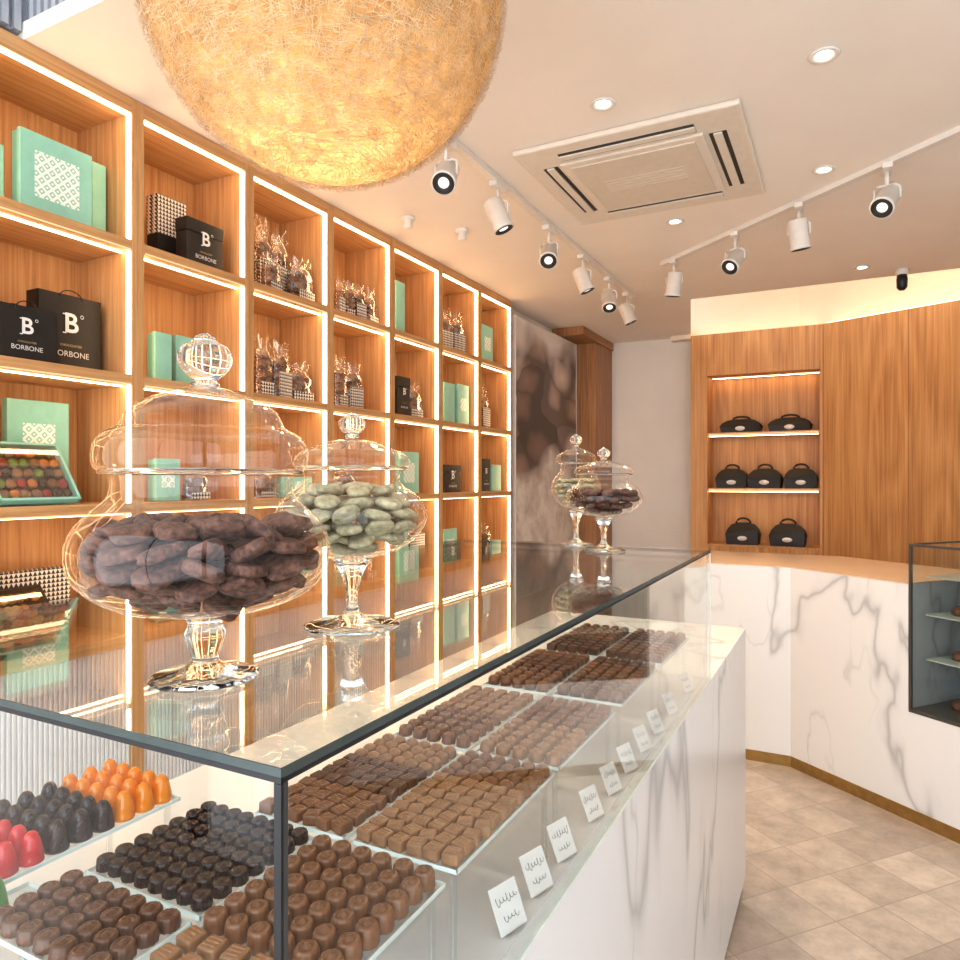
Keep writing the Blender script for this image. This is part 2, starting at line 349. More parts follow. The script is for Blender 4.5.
bm=NB(); bx(bm,-1.12,-.19,6.10,6.13,H+1.1955,H+1.21); lab(fin(bm,'cove_light_strip',m_csoft),'warm linear light on top of the oak niche cabinet','light strip')
# ------------------------------------------------------------ shelving
SHT=[H+.785,H+.345,H-.075,H-.505]
XS=-2.07; UW=.49; Y0=4.485
un=empty('shelf_unit',(XS,Y0-UW,0))
sd=.0225
box('side_panel',(-.3,0,0,sd,0,ZC-.001),m_wood,un,.001); box('side_panel',(-.3,0,UW-sd,UW-.0005,0,ZC-.001),m_wood,un,.001)
box('top_panel',(-.3,0,sd,UW-sd,H+1.20,ZC-.001),m_woodh,un)
box('back_panel',(-.3,-.288,sd,UW-sd,H-.54,H+1.2),m_wood,un)
for z in SHT: box('shelf',(-.288,-.001,sd,UW-sd,z-.035,z),m_woodh,un,.001)
bm=NB()
bx(bm,-.024,-.007,sd,sd+.004,H-.505,H+1.199); bx(bm,-.024,-.007,UW-sd-.004,UW-sd,H-.505,H+1.199)
bx(bm,-.024,-.007,sd+.004,UW-sd-.004,H+1.195,H+1.199)
for z in SHT[:3]: bx(bm,-.05,-.036,sd+.004,UW-sd-.004,z-.038,z-.0352)
fin(bm,'led_strip',m_led,un)["label"]="warm white glowing linear light"
for z in SHT[:3]: box('edge_light',(-.001,.0015,sd+.004,UW-sd-.004,z-.034,z-.030),m_ledv,un)
bm=NB(); bx(bm,-.28,-.012,sd,UW-sd,.08,H-.54)
y=sd
while y<UW-sd-.012: bx(bm,-.012,-.007,y+.002,y+.012,.08,H-.545,bev=.002); y+=.0148
fin(bm,'cabinet_front',m_flute,un)["label"]="white fluted cabinet front"
L='oak wall shelving bay outlined with warm light strips'
lab(un,L,'shelf','lit oak shelving bays along the wall')
for k in range(2,10):
    c=clone(un,(XS,Y0-UW*k,0))
# mural
mu=empty('wall_mural',(XS,4.53,.75)); box('printed_panel',(-.08,.002,.006,1.264,.006,2.014),m_mural,mu); bm=NB()
for b in ((-.08,.006,0,.0055,0,2.02),(-.08,.006,1.2645,1.27,0,2.02),(-.08,.006,.0056,1.2644,0,.0055),(-.08,.006,.0056,1.2644,2.0145,2.02)): bx(bm,*b)
fin(bm,'frame',m_plw,mu); lab(mu,'large printed photograph of chocolates on the wall','mural')
bm=NB(); bx(bm,-2.42,-2.16,4.487,6.3,0,ZC-.001); struct(fin(bm,'trim_3',m_white),'white wall lining behind the mural','panelling')
pl=empty('oak_pilaster',(-2.0,6.05,0))
box('column',(-.155,.10,-.215,.245,0,1.18+H),m_wooddk,pl,.002)
box('cap',(-.155,.115,-.60,.245,1.181+H,ZC-.001),m_wooddk,pl,.002)
lab(pl,'dark oak pilaster with a header cap beside the mural','column')
# niche cabinet
nc=empty('niche_cabinet',(-1.14,6.0,0))
W=.98; nl=.132; nr=.965
NZ=[H-.525,H-.066,H+.386,H+.854]
box('side_panel',(0,nl,0,.29,0,H+1.195),m_woodbig,nc,.001)
box('side_panel',(nr,W+.02,0,.29,0,H+1.195),m_woodbig,nc,.001)
box('door',(nl+.001,nr-.001,0,.29,NZ[3],H+1.195),m_woodbig,nc,.001)
box('door',(nl+.001,nl+.416,0,.29,.05,NZ[0]-.012),m_woodbig,nc,.002); box('door',(nl+.419,nr-.001,0,.29,.05,NZ[0]-.012),m_woodbig,nc,.002)
box('back_panel',(nl,nr,.275,.29,NZ[0],NZ[3]),m_woodbig,nc)
box('shelf',(nl,nr,.0,.274,NZ[0]-.011,NZ[0]),m_woodh,nc)
for z in NZ[1:3]:
    box('shelf',(nl+.001,nr-.001,.01,.274,z-.026,z),m_woodh,nc)
    box('edge_light',(nl+.01,nr-.01,.002,.009,z-.018,z-.012),m_ledv,nc)
    box('led_strip',(nl+.01,nr-.01,.03,.045,z-.030,z-.0262),m_led,nc)
box('led_strip',(nl+.01,nr-.01,.20,.215,NZ[3]-.003,NZ[3]-.0005),m_led,nc)
lab(nc,'oak cabinet with an open lit niche of three shelves','cabinet')
def carrier(loc,w,h,d=.16,rot=0,n=0):
    e=empty('carrier_box',loc,(0,0,rot)); bm=NB()
    hw=w/2; hd=d/2; hb=h*.42
    pr=[(-hw*.92,0),(-hw,hb),(-hw*.9,h*.62),(-hw*.68,h*.80),(-hw*.35,h*.88),(hw*.35,h*.88),(hw*.68,h*.80),(hw*.9,h*.62),(hw,hb),(hw*.92,0)]
    dp=lambda z: hd*(1 if z<=hb else max(.3,1-.8*(z-hb)/(h*.5)))
    a=[bm.verts.new((x,-dp(z),z)) for x,z in pr]; b=[bm.verts.new((x,dp(z),z)) for x,z in pr]
    bm.faces.new(a); bm.faces.new(b[::-1]); n_=len(pr)
    for i in range(n_): bm.faces.new((a[i],b[i],b[(i+1)%n_],a[(i+1)%n_]))
    fin(bm,'body',m_blk,e)
    bm=NB(); tube(bm,[(hw*.42*math.cos(t),0,h*.86+h*.2*math.sin(t)) for t in [math.pi*i/10 for i in range(11)]],.008); fin(bm,'handle',m_blk,e)
    bm=NB(); lathe(bm,[(0,0),(.019,0),(.019,.001),(0,.001)],16,M4=Matrix.Translation((0,-hd-.0005,hb*.62))@Matrix.Rotation(math.pi/2,4,'X')@Matrix.Diagonal((2.0,1,1,1))); fin(bm,'badge',m_wprint,e)
    lab(e,'black card carrier box with arched handle and white badge','box','black carrier boxes in the oak niche'); return e
for (px,z,w,h) in [(741,2,.32,.125),(790,2,.32,.125),(732,1,.25,.18),(765,1,.26,.18),(801,1,.25,.18),(743,0,.26,.20),(788,0,.27,.20)]:
    d=ray(px,0); t=6.1/d[1]; carrier((d[0]*t,6.12,NZ[z]+.0005),w,h,.15,random.uniform(-.04,.04))
# ------------------------------------------------------------ service counter (rear right)
zt=H-.49; ud=Vector((.786,-.618)).normalized(); vn=Vector((-ud.y,ud.x))
P0=Vector((-.85,4.29)); P1=Vector((-.27,4.29)); P2=P1+ud*.677; P3=P1+ud*2.3
Pb2=P2+vn*.75; Pb1=Vector((-.025,5.05)); Pb0=Vector((-.85,5.05))
sc=empty('service_counter',(0,0,0))
bm=NB(); prism(bm,[P0,P1,P2,Pb2,Pb1,Pb0],.06,zt-.001); prism(bm,[P2,P3,P3+vn*.75,P2+vn*.75],.06,H-1.09); fin(bm,'marble_body',m_marble,sc)
bm=NB(); prism(bm,[P0,P1,P2,Pb2,Pb1,Pb0],zt,zt+.004); fin(bm,'countertop',M('polished_counter_top',(.80,.62,.46),.12,var=.04,scale=2),sc)  # warm orange reflections on the polished top are put into its base colour
i=.004
bm=NB(); k=[P0+Vector((.0,-i)),P1+Vector((-.001,-i)),P3-vn*i]; prism(bm,[k[0],k[1],k[2],P3+vn*.05,P1+Vector((.02,.06)),P0+Vector((0,.06))],0,.06); fin(bm,'kick_plate',m_brass,sc)
lab(sc,'white veined marble service counter with brass kick plate','counter')
ang=math.atan2(ud.y,ud.x)
fr=empty('refrigerated_display',(P2.x,P2.y,H-1.089),(0,0,ang))
FW=1.55; FH=.79; m_frame=M('grey_metal_frame',(.12,.12,.115),.35,metal=.6); m_post=M('dark_glass_seam',(.05,.055,.055),.3)
box('base',(0.002,FW,.0,.6,0,.014),m_frame,fr,.002)
bm=NB()
for a,b_ in ((.002,.014),(FW-.014,FW)):
    bx(bm,a,b_,0,.012,.014,FH-.012); bx(bm,a,b_,.588,.6,.014,FH-.012)
bx(bm,.002,FW,0,.012,FH-.012,FH); bx(bm,.002,FW,.588,.6,FH-.012,FH); bx(bm,.002,.014,.012,.588,FH-.012,FH); bx(bm,FW-.014,FW,.012,.588,FH-.012,FH)
fin(bm,'frame',m_frame,fr)
box('glass_pane',(.015,FW-.015,.004,.010,.015,FH-.013),m_glass,fr); box('glass_pane',(.006,.012,.014,.586,.015,FH-.013),m_glass,fr); box('glass_top',(.015,FW-.015,.013,.587,FH-.010,FH-.004),m_glass,fr)
box('back_panel',(.015,FW-.015,.57,.585,.015,FH-.013),M('fridge_lining',(.065,.075,.06),.5),fr)
m_fsh=M('smoked_shelf',(.42,.48,.44),.2)
for z in (.24,.45,.63): box('glass_shelf',(.03,FW-.03,.08,.565,z,z+.006),m_fsh,fr)
lab(fr,'metal framed refrigerated glass display set into the marble counter','display case')
R=Matrix.Rotation(ang,4,'Z')
bmp=NB(); lathe(bmp,[(0,0),(.035,0),(.038,.012),(.034,.03),(.018,.042),(0,.045)],20,8,.05); past=fin(bmp,'pastry',M('pastry_glaze',(.14,.06,.03),.4,var=.4)); first=True
for z in (.0145,.2465,.4565):
    for q in range(5):
        p=Vector((.12+q*.13,.2+.04*(q%2),z)); wp=Vector((P2.x,P2.y,H-1.089))+R@p
        o=past if first else clone(past)
        first=False; o.location=wp; lab(o,'small glazed brown pastry on the display shelf','pastry','pastries in the refrigerated display')
# ------------------------------------------------------------ main display counter
GX0,GX1,GY0,GY1=-1.16,-.347,.37,2.12
ZT=H-.2; ZD=H-.58
dc=empty('display_counter',(0,0,0))
box('marble_body',(GX0,GX1,GY0,2.93,.05,ZD),m_marble,dc,.002)
box('plinth',(GX0+.04,GX1-.02,GY0+.03,2.9,0,.05),m_brass,dc)
box('inner_deck',(GX0+.02,GX1-.02,GY0+.02,GY1-.01,ZD,ZD+.004),M('white_deck',(.78,.79,.80),.25,var=.02),dc)
g=.008
box('glass_top',(GX0,GX1,GY0,GY1,ZT-.010,ZT),m_topglass,dc)
box('glass_front',(GX1-g,GX1,GY0+.008,GY1-.004,ZD+.0045,ZT-.0105),m_glass,dc)
box('glass_end',(GX0+.008,GX1-.01,GY0,GY0+g,ZD+.0045,ZT-.0105),m_glass,dc)
box('glass_end',(GX0+.008,GX1-.01,GY1-g,GY1,ZD+.0045,ZT-.0105),m_glass,dc)
bm=NB()
bx(bm,GX0,GX1+.0006,GY0-.0006,GY0+.001,ZT-.0105,ZT-.0065); bx(bm,GX1-.001,GX1+.0006,GY0,GY1,ZT-.0105,ZT-.0070)
bx(bm,GX0,GX1,GY1-.001,GY1+.0006,ZT-.0105,ZT-.005)
fin(bm,'edge_trim',m_black,dc)["label"]="thin black edge trim"
bm=NB(); bx(bm,GX0,GX1+.0004,GY0-.0004,GY0+.0008,ZT-.0064,ZT+.0002); bx(bm,GX1-.0008,GX1+.0004,GY0,GY1,ZT-.0069,ZT+.0002); fin(bm,'polished_edge',M('polished_glass_edge',(.06,.075,.072),.25,spec=.3),dc)
box('corner_post',(GX1-.0060,GX1+.0006,GY0-.0006,GY0+.0015,ZD+.004,ZT-.011),m_black,dc); box('corner_post',(GX1-.001,GX1+.0006,GY0+.002,GY0+.0065,ZD+.004,ZT-.011),m_post,dc); box('corner_post',(GX0,GX0+.007,GY0,GY0+.007,ZD+.004,ZT-.011),m_black,dc)
bm=NB(); bx(bm,GX1-.004,GX1+.0005,GY1-.003,GY1+.0005,ZD+.004,ZT-.011); fin(bm,'far_edge',m_edge,dc)
bm=NB(); bx(bm,GX1-.009,GX1+.001,GY0,GY1,ZD,ZD+.0044); fin(bm,'sill_strip',m_edge,dc)
lab(dc,'white marble counter topped by a long glass display case','display counter')
ZTR=H-.45
def tray(x0,x1,y0,y1,zt=ZTR,grp='clear acrylic trays in the glass case'):
    cx,cy=(x0+x1)/2,(y0+y1)/2; e=empty('acrylic_tray',(cx,cy,ZD+.0045)); w=(x1-x0)/2; l=(y1-y0)/2; h=zt-ZD-.0045
    box('tray_plate',(-w,w,-l,l,h-.003,h),m_acr,e)
    bm=NB(); t=.0012
    for b in ((-w,w,-l,-l+t),(-w,w,l-t,l),(-w,-w+t,-l,l),(w-t,w,-l,l)): bx(bm,*b,h-.003,h+.002)
    fin(bm,'rim',m_edge,e)
    for sx in (-1,1):
        for sy in (-1,1):
            bm=NB(); lathe(bm,[(0,0),(.007,0),(.007,.003),(.0045,.005),(.0045,h-.003),(0,h-.003)],10,M4=Matrix.Translation((sx*(w-.012),sy*(l-.012),0))); fin(bm,'leg',m_acr,e)
    lab(e,'clear acrylic tray on short legs holding chocolates','tray',grp); return e
def praline_square(mat,name):
    bm=NB(); bx(bm,-.0108,.0108,-.0108,.0108,0,.015,bev=.0028)
    for k in (-.005,0,.005): bx(bm,-.0075,.0075,k-.001,k+.001,.0138,.0160,bev=.0005,seg=1)
    o=fin(bm,name,mat)
    for p in o.data.polygons: p.use_smooth=True
    return o
def praline_round(mat,name,r=.0122,h=.023,lob=10,amp=.03):
    bm=NB(); lathe(bm,[(0,0),(r*.93,0),(r,.002),(r*.92,h*.72),(r*.8,h*.86),(r*.62,h*.88),(r*.55,h*.8),(r*.35,h*.82),(r*.2,h*.98),(0,h)],36,lob,amp); return fin(bm,name,mat)
def praline_dome(mat,name,r=.0108,h=.0155):
    bm=NB(); lathe(bm,[(0,0),(r*.95,0),(r,.002),(r*.97,h*.55),(r*.8,h*.78),(r*.6,h*.80),(r*.5,h*.92),(0,h)],24,6,.03); return fin(bm,name,mat)
def cone(mat,name):
    bm=NB(); r=.0140; h=.036; lathe(bm,[(0,0),(r*.95,0),(r,.002),(r*.97,h*.15),(r*.88,h*.40),(r*.76,h*.62),(r*.62,h*.80),(r*.46,h*.92),(r*.25,h*.985),(0,h)],30,8,.02); return fin(bm,name,mat)
def fill(proto,x0,x1,y0,y1,nx,ny,z,label,grp,jit=.0006,rz=.12):
    protos=proto if isinstance(proto,list) else [proto]
    for i in range(nx):
        for j in range(ny):
            x=x0+(i+.5)*(x1-x0)/nx; y=y0+(j+.5)*(y1-y0)/ny
            pr_=protos[(j*len(protos))//ny]
            o=pr_ if not pr_.get('label') else clone(pr_)
            o.location=(x+random.uniform(-jit,jit),y+random.uniform(-jit,jit),z+.0003); o.rotation_euler=(0,0,random.uniform(-rz,rz))
            lab(o,label,'chocolate',grp)
XA=(-.395,-.545); XB=(-.557,-.707)
tray(-.575,-.395,.40,.68)
p=praline_round(m_choc,'round_chocolate'); fill(p,-.572,-.398,.490,.677,6,7,ZTR,'round fluted milk chocolate standing on a clear tray','round chocolates nearest the glass')
p=praline_square(m_choc2,'square_chocolate'); fill(p,-.572,-.398,.403,.488,6,3,ZTR,'square milk chocolate with ridged top on a clear tray','square chocolates nearest the glass')
tray(-.775,-.588,.51,.69)
p=praline_round(m_chocd,'round_chocolate',.0108,.0165,12,.05); fill(p,-.772,-.591,.513,.687,8,7,ZTR,'ridged dark chocolate cup on a clear tray','dark ridged chocolates',rz=1)
tray(-.775,-.588,.395,.50)
p=praline_round(m_chocm,'round_chocolate',.0118,.0165,12,.05); fill(p,-.772,-.591,.398,.497,7,4,ZTR,'ridged brown chocolate cup on a clear tray','brown ridged chocolates',rz=1)
tray(-.985,-.835,.385,.69,ZTR)
for k,(y,mt,lb) in enumerate([(.405,m_grn,'green'),(.435,m_grn,'green'),(.465,m_red,'glossy red'),(.495,m_red,'glossy red'),(.525,m_chocd,'dark brown'),(.555,m_chocd,'dark brown'),(.585,m_chocd,'dark brown'),(.615,m_org,'glossy orange'),(.645,m_org,'glossy orange'),(.674,m_org,'glossy orange')]):
    p=cone(mt,'cone_chocolate'); fill(p,-.982,-.838,y-.0145,y+.0145,5,1,ZTR,lb+' cone shaped chocolate on a clear tray','cone shaped chocolates',jit=.0010)
tray(-.832,-.78,.385,.48,ZTR-.012)
p=cone(m_grn,'cone_chocolate'); fill(p,-.829,-.796,.388,.446,1,2,ZTR-.012,'green cone shaped chocolate on a clear tray','cone shaped chocolates',jit=.0005)
for r,(ya,yb) in enumerate([(.705,1.01),(1.03,1.33)]):
    for c,(xa,xb) in enumerate([XA,XB]):
        tray(xb,xa,ya,yb)
        if r==0:
            p=[praline_square([m_choc2,m_choc][c],'square_chocolate'),praline_square([m_choc2,m_chocm][c],'square_chocolate'),praline_dome([m_choc,m_choc2][c],'dome_chocolate',.0118,.017)]; fill(p,xb+.002,xa-.002,ya+.002,yb-.002,6,12,ZTR,'small milk chocolate on a clear acrylic tray','milk chocolates in the case',jit=.0012,rz=.35)
        else:
            p=[praline_round([m_choc2,m_choc][c],'round_chocolate',.0122,.018,8,.05),praline_square([m_choc,m_choc2][c],'square_chocolate')]; fill(p,xb+.002,xa-.002,ya+.002,yb-.002,5,10,ZTR,'brown chocolate on a clear acrylic tray','brown chocolates further down the case')
bm=NB()
for r,(ya,yb) in enumerate([(1.38,1.68),(1.73,2.05)]):
    for c,(xa,xb) in enumerate([XA,XB]):
        tray(xb,xa,ya,yb)
        for i in range(5):
            for j in range(10):
                x=xb+.003+(i+.5)*(.144)/5; y=ya+.003+(j+.5)*(yb-ya-.006)/10; mi=(r+c+j//4)%2
                if (r+j//5)%2==0: lathe(bm,[(0,0),(.0125,0),(.0125,.012),(.009,.018),(0,.02)],12,mi=mi,M4=Matrix.Translation((x,y,ZTR+.0003)))
                else: bx(bm,x-.0125,x+.0125,y-.0135,y+.0135,ZTR+.0003,ZTR+.018,mi=mi,bev=.003,seg=1)
lab(fin(bm,'chocolate',[m_chocm,m_choc]),'rows of small dark chocolates on the far trays','chocolate',kind='stuff')
# price cards
for i,(px,s) in enumerate([(515,1.05),(543,1.02),(568,1.0),(597,.95),(616,.95),(632,.95),(647,.95),(660,.95),(674,.95),(690,.95)]):
    Xc=-.374; yy,t=onX(px,Xc)
    e=empty('price_card',(Xc,yy,ZD+.005),(0,0,-.3)); hh=.052*s; ww=.0235*s; tl=-.45
    box('card',(-.0008,.0008,-ww,ww,.002,.002+hh),m_card,e,rot=(0,tl,0))
    box('holder',(-.010,.006,-ww*.7,ww*.7,0,.004),m_acr,e)
    bm=NB()
    for r_,(z,wd,am) in enumerate([(.037,.78,.0055),(.017,.55,.0040)]):
        n=90; cyc=6 if r_==0 else 4
        pts=[]
        for q in range(n+1):
            f_=q/n; ph=f_*cyc*2*math.pi
            tall=1.0 if int(f_*cyc)%3==(i%3) else .5
            pts.append((.0013,-ww*wd+2*ww*wd*f_+.0016*math.cos(ph+i)*.9,z*s+am*tall*math.sin(ph+i)))
        tube(bm,pts,.00034,4)
    fin(bm,'handwriting',m_ink,e,rot=(0,tl,0))
    lab(e,'small white handwritten price card by the glass','price card','price cards along the case front')
# ------------------------------------------------------------ jars
def interp(prof,n=4):
    out=[]
    P=prof
    for i in range(len(P)-1):
        p0=P[max(i-1,0)];p1=P[i];p2=P[i+1];p3=P[min(i+2,len(P)-1)]
        for k in range(n):
            t=k/n; out.append(tuple(max(0,.5*((2*p1[c])+(-p0[c]+p2[c])*t+(2*p0[c]-5*p1[c]+4*p2[c]-p3[c])*t*t+(-p0[c]+3*p1[c]-3*p2[c]+p3[c])*t**3)) for c in (0,1)))
    out.append(P[-1]); return out
def jar(loc,foot,stem,bowl,lid,knob,label,lob=12):
    e=empty('candy_jar',loc)
    bm=NB(); lathe(bm,interp(bowl),72,lob,.006); fin(bm,'bowl',m_jar,e)
    bm=NB(); lathe(bm,[(0,0)]+interp(foot+stem)+[(0,stem[-1][1])],48,lob,.02); fin(bm,'stem',m_solid,e)
    bm=NB(); lathe(bm,interp(lid),72,lob,.006); l=fin(bm,'lid',m_jar,e)
    bm=NB(); rr,rz=lid[0]; lathe(bm,[(rr-.001,rz-.001),(rr+.004,rz-.001),(rr+.006,rz+.0015),(rr+.004,rz+.004),(rr-.001,rz+.004),(rr-.001,rz-.001)],64); fin(bm,'lid_rim',m_solid,l)
    bm=NB(); lathe(bm,interp(knob),48); fin(bm,'knob',m_solid,l)
    lab(e,label,'jar','footed glass candy jars on the glass counter'); return e
def rad(prof,z):
    P=interp(prof)
    for a,b in zip(P[:-1],P[1:]):
        if a[1]<=z<=b[1]: return a[0]+(b[0]-a[0])*(z-a[1])/max(1e-6,b[1]-a[1])
    return 0
def contents(loc,bowl,z0,z1,size,proto,label,grp,flat=.4,tilt=.35,mg=.7):
    z=z0
    while z<z1:
        R_=min(rad(bowl,z),rad(bowl,z-size*flat*.6),rad(bowl,z+size*flat*.5))-size*mg
        top=z+size*flat*1.1>=z1
        rr=R_
        while rr>0.0:
            n=max(1,int(2*math.pi*rr/(size*1.04))); ph=random.uniform(0,6)
            if rr<size*.4: n=1; rr=0
            for i in range(n):
                a=ph+2*math.pi*i/n
                o=proto if not proto.get('label') else clone(proto)
                q=rr+random.uniform(-.1,.03)*size
                o.location=(loc[0]+q*math.cos(a),loc[1]+q*math.sin(a),loc[2]+z+random.uniform(-.15,.15)*size*flat)
                o.rotation_euler=(random.uniform(-tilt,tilt),random.uniform(-tilt,tilt),random.uniform(0,6)); s=random.uniform(.85,1.04); o.scale=(s,s,s)
                lab(o,label,'sweet',grp)
            if not top and rr<R_-size*.5: break
            rr-=size*.95
        z+=size*flat*1.2
def chunk(mat,name,sx,sy,sz,ex=3.6):
    bm=NB(); r=bmesh.ops.create_cube(bm,size=1); bmesh.ops.subdivide_edges(bm,edges=bm.edges[:],cuts=7,use_grid_fill=True)
    for v in bm.verts:
        p=v.co*2; k=(abs(p.x)**ex+abs(p.y)**ex+abs(p.z)**ex)**(1/ex); p=p/k*.5*max(abs(p.x),abs(p.y),abs(p.z))
        d=.03*math.sin(9*p.x+2)*math.cos(8*p.y+1)+.03*math.sin(13*p.z+7*p.x)+random.uniform(-.013,.013)
        v.co=Vector((p.x*(1+.14*p.y+d)*sx,p.y*(1-.12*p.x+d)*sy,p.z*(1+d*1.5)*sz))
    for f in bm.faces: f.smooth=True
    return fin(bm,name,mat)
def disc(mat,name,s,fl):
    bm=NB(); r=s/2; h=s*fl; lathe(bm,[(0,-h/2),(r*.6,-h*.46),(r*.86,-h*.32),(r*.98,-h*.1),(r*.98,h*.1),(r*.86,h*.32),(r*.6,h*.46),(0,h*.5)],24,5,.015); return fin(bm,name,mat)
F1=[(.050,0),(.052,.003),(.044,.007),(.022,.012)]; S1=[(.013,.02),(.016,.032),(.020,.045),(.016,.056),(.022,.064)]
Bw1=[(.0,.066),(.040,.067),(.086,.078),(.115,.100),(.123,.127),(.118,.150),(.103,.168),(.090,.180),(.085,.192),(.087,.203)]
Ld1=[(.091,.2055),(.099,.211),(.101,.223),(.098,.236),(.090,.245),(.080,.250),(.076,.256),(.070,.267),(.056,.277),(.037,.285),(.018,.291),(.0,.293)]
K1=[(.0,.293),(.014,.294),(.011,.299),(.018,.305),(.026,.317),(.023,.331),(.012,.338),(.009,.343),(.0,.347)]
x,y,_=onZ(205,680,-.2); LJ=(x,y,ZT+.001)
jar(LJ,F1,S1,Bw1,Ld1,K1,'large footed glass jar filled with dark sugared cookies')
contents(LJ,Bw1,.084,.168,.037,chunk(m_cook,'cookie',.039,.037,.0145),'dark brown sugar dusted cookie inside the glass jar','dark cookies in the large jar',.38,.5,.72)
F2=[(.062,0),(.064,.003),(.05,.008),(.018,.014)]; S2=[(.008,.028),(.009,.05),(.016,.075),(.026,.092)]
Bw2=[(.0,.094),(.036,.096),(.074,.110),(.098,.136),(.101,.156),(.089,.177),(.069,.191),(.063,.202),(.067,.211)]
Ld2=[(.070,.2135),(.077,.219),(.076,.229),(.067,.237),(.056,.241),(.036,.249),(.014,.254),(0,.255)]
K2=[(0,.255),(.01,.256),(.009,.261),(.017,.27),(.017,.28),(.008,.287),(0,.291)]
x,y,_=onZ(352,628,-.2); LJ2=(x,y,ZT+.001)
jar(LJ2,F2,S2,Bw2,Ld2,K2,'tall stemmed glass jar filled with speckled tan pralines',10)
contents(LJ2,Bw2,.106,.190,.037,disc(m_alm,'speckled_praline',.038,.34),'pale speckled flat praline inside the stemmed glass jar','speckled pralines in the stemmed jar',.36,.5,.60)
LJ3=(-.605,1.925,ZT+.001)
sc_=lambda P,a,b:[(r*a,z*b) for r,z in P]
B3=sc_(Bw2,1.06,1.0)
jar(LJ3,sc_(F2,.95,1),sc_(S2,1,1),B3,sc_(Ld2,1.06,1),K2,'stemmed glass jar filled with dark chocolate pieces',10)
contents(LJ3,B3,.112,.180,.034,chunk(m_cook,'chocolate_piece',.034,.03,.014),'dark chocolate piece inside the stemmed glass jar','dark pieces in the far jar',.42)
LJ4=(-.732,2.052,ZT+.001)
B4=sc_(Bw2,.74,1.17)
jar(LJ4,sc_(F2,.8,1),sc_(S2,1,1.17),B4,sc_(Ld2,.80,1.17),sc_(K2,1,1.17),'tall glass jar filled with pale biscuits beside another jar',10)
contents(LJ4,B4,.134,.205,.029,disc(m_alm,'biscuit',.029,.4),'pale speckled biscuit inside the glass jar','pale biscuits in the far jar',.45)
# ------------------------------------------------------------ pendant
cd_=ray(327,-2); pc=Vector((cd_[0]*1.19,cd_[1]*1.19,H+cd_[2]*1.19)); PR=.302
pe=empty('pendant_lamp',(pc.x,pc.y,pc.z))
bm=NB(); prof=[(0,-PR*.975)]
for i in range(1,46):
    a=-math.pi/2+math.pi*i/48; prof.append((PR*.975*math.cos(a),PR*.975*math.sin(a)))
lathe(bm,prof,96)
sh=fin(bm,'lamp_shade',m_strawd,pe)
bm=NB()
def fib(c,d1,ln,wd,rr):
    d2=d1-c*(d1.dot(c)); d2.normalize(); side=c.cross(d2); pv=None
    k1=random.uniform(-.25,.25)
    for q in range(5):
        a=(q/4-.5)*ln; p=(c*math.cos(a)+d2*math.sin(a)+side*k1*a*a*4).normalized()
        rad_=rr*(1+(.012 if q in(0,4) else 0)*random.random())
        l=bm.verts.new((p+side*wd)*rad_); r=bm.verts.new((p-side*wd)*rad_)
        if pv: bm.faces.new((pv[0],pv[1],r,l))
        pv=(l,r)
for k in range(25000):
    z=random.uniform(-1,.42); a=random.uniform(0,2*math.pi); s=math.sqrt(1-z*z); c=Vector((s*math.cos(a),s*math.sin(a),z))
    d=Vector((-math.sin(a),math.cos(a),0)) if random.random()<.6 else Vector((0,0,1))
    d=d+Vector((random.gauss(0,.3),random.gauss(0,.3),random.gauss(0,.3)))
    fib(c,d,random.uniform(.04,.14),random.uniform(.0007,.0015),PR*random.uniform(.978,1.008))
fb=fin(bm,'woven_fibres',m_straw,sh,normals=False); fb["kind"]="stuff"
bm=NB(); tube(bm,[(0,0,-.1),(0,0,3.6-pc.z)],.004,8); fin(bm,'cord',m_black,pe)
bm=NB(); bmesh.ops.create_uvsphere(bm,u_segments=24,v_segments=12,radius=.045,matrix=Matrix.Translation((0,0,-.155))); fin(bm,'bulb',emis('bulb',(1,.78,.54),92),pe)
lab(pe,'large round woven raffia pendant lamp glowing warmly','lamp')
# ------------------------------------------------------------ air conditioner
ac=empty('air_conditioner',(-.715,2.84,ZC-.001))
a=.41
bm=NB(); bx(bm,-a,a,-a,a,-.022,0,bev=.008); bx(bm,-.27,.27,-.27,.27,-.032,-.02,bev=.005); fin(bm,'panel',m_ac,ac)
bm=NB()
bx(bm,-.235,.235,-.235,.235,-.036,-.031,bev=.002)
for q in range(5): bx(bm,-.16,.16,-.06+q*.026,-.052+q*.026,-.0375,-.0358)
fin(bm,'intake_grille',M('ac_grille',(.72,.64,.54),.5,var=.03),ac)
for k in range(4):
    bm=NB(); bx(bm,-.25,.25,.285,.345,-.0235,-.021,0); bx(bm,-.25,.25,.300,.330,-.030,-.0236,1,bev=.001)
    fin(bm,'louver',[m_dark,m_ac],ac,rot=(0,0,k*math.pi/2))
lab(ac,'square ceiling cassette air conditioner in off white plastic','air conditioner')
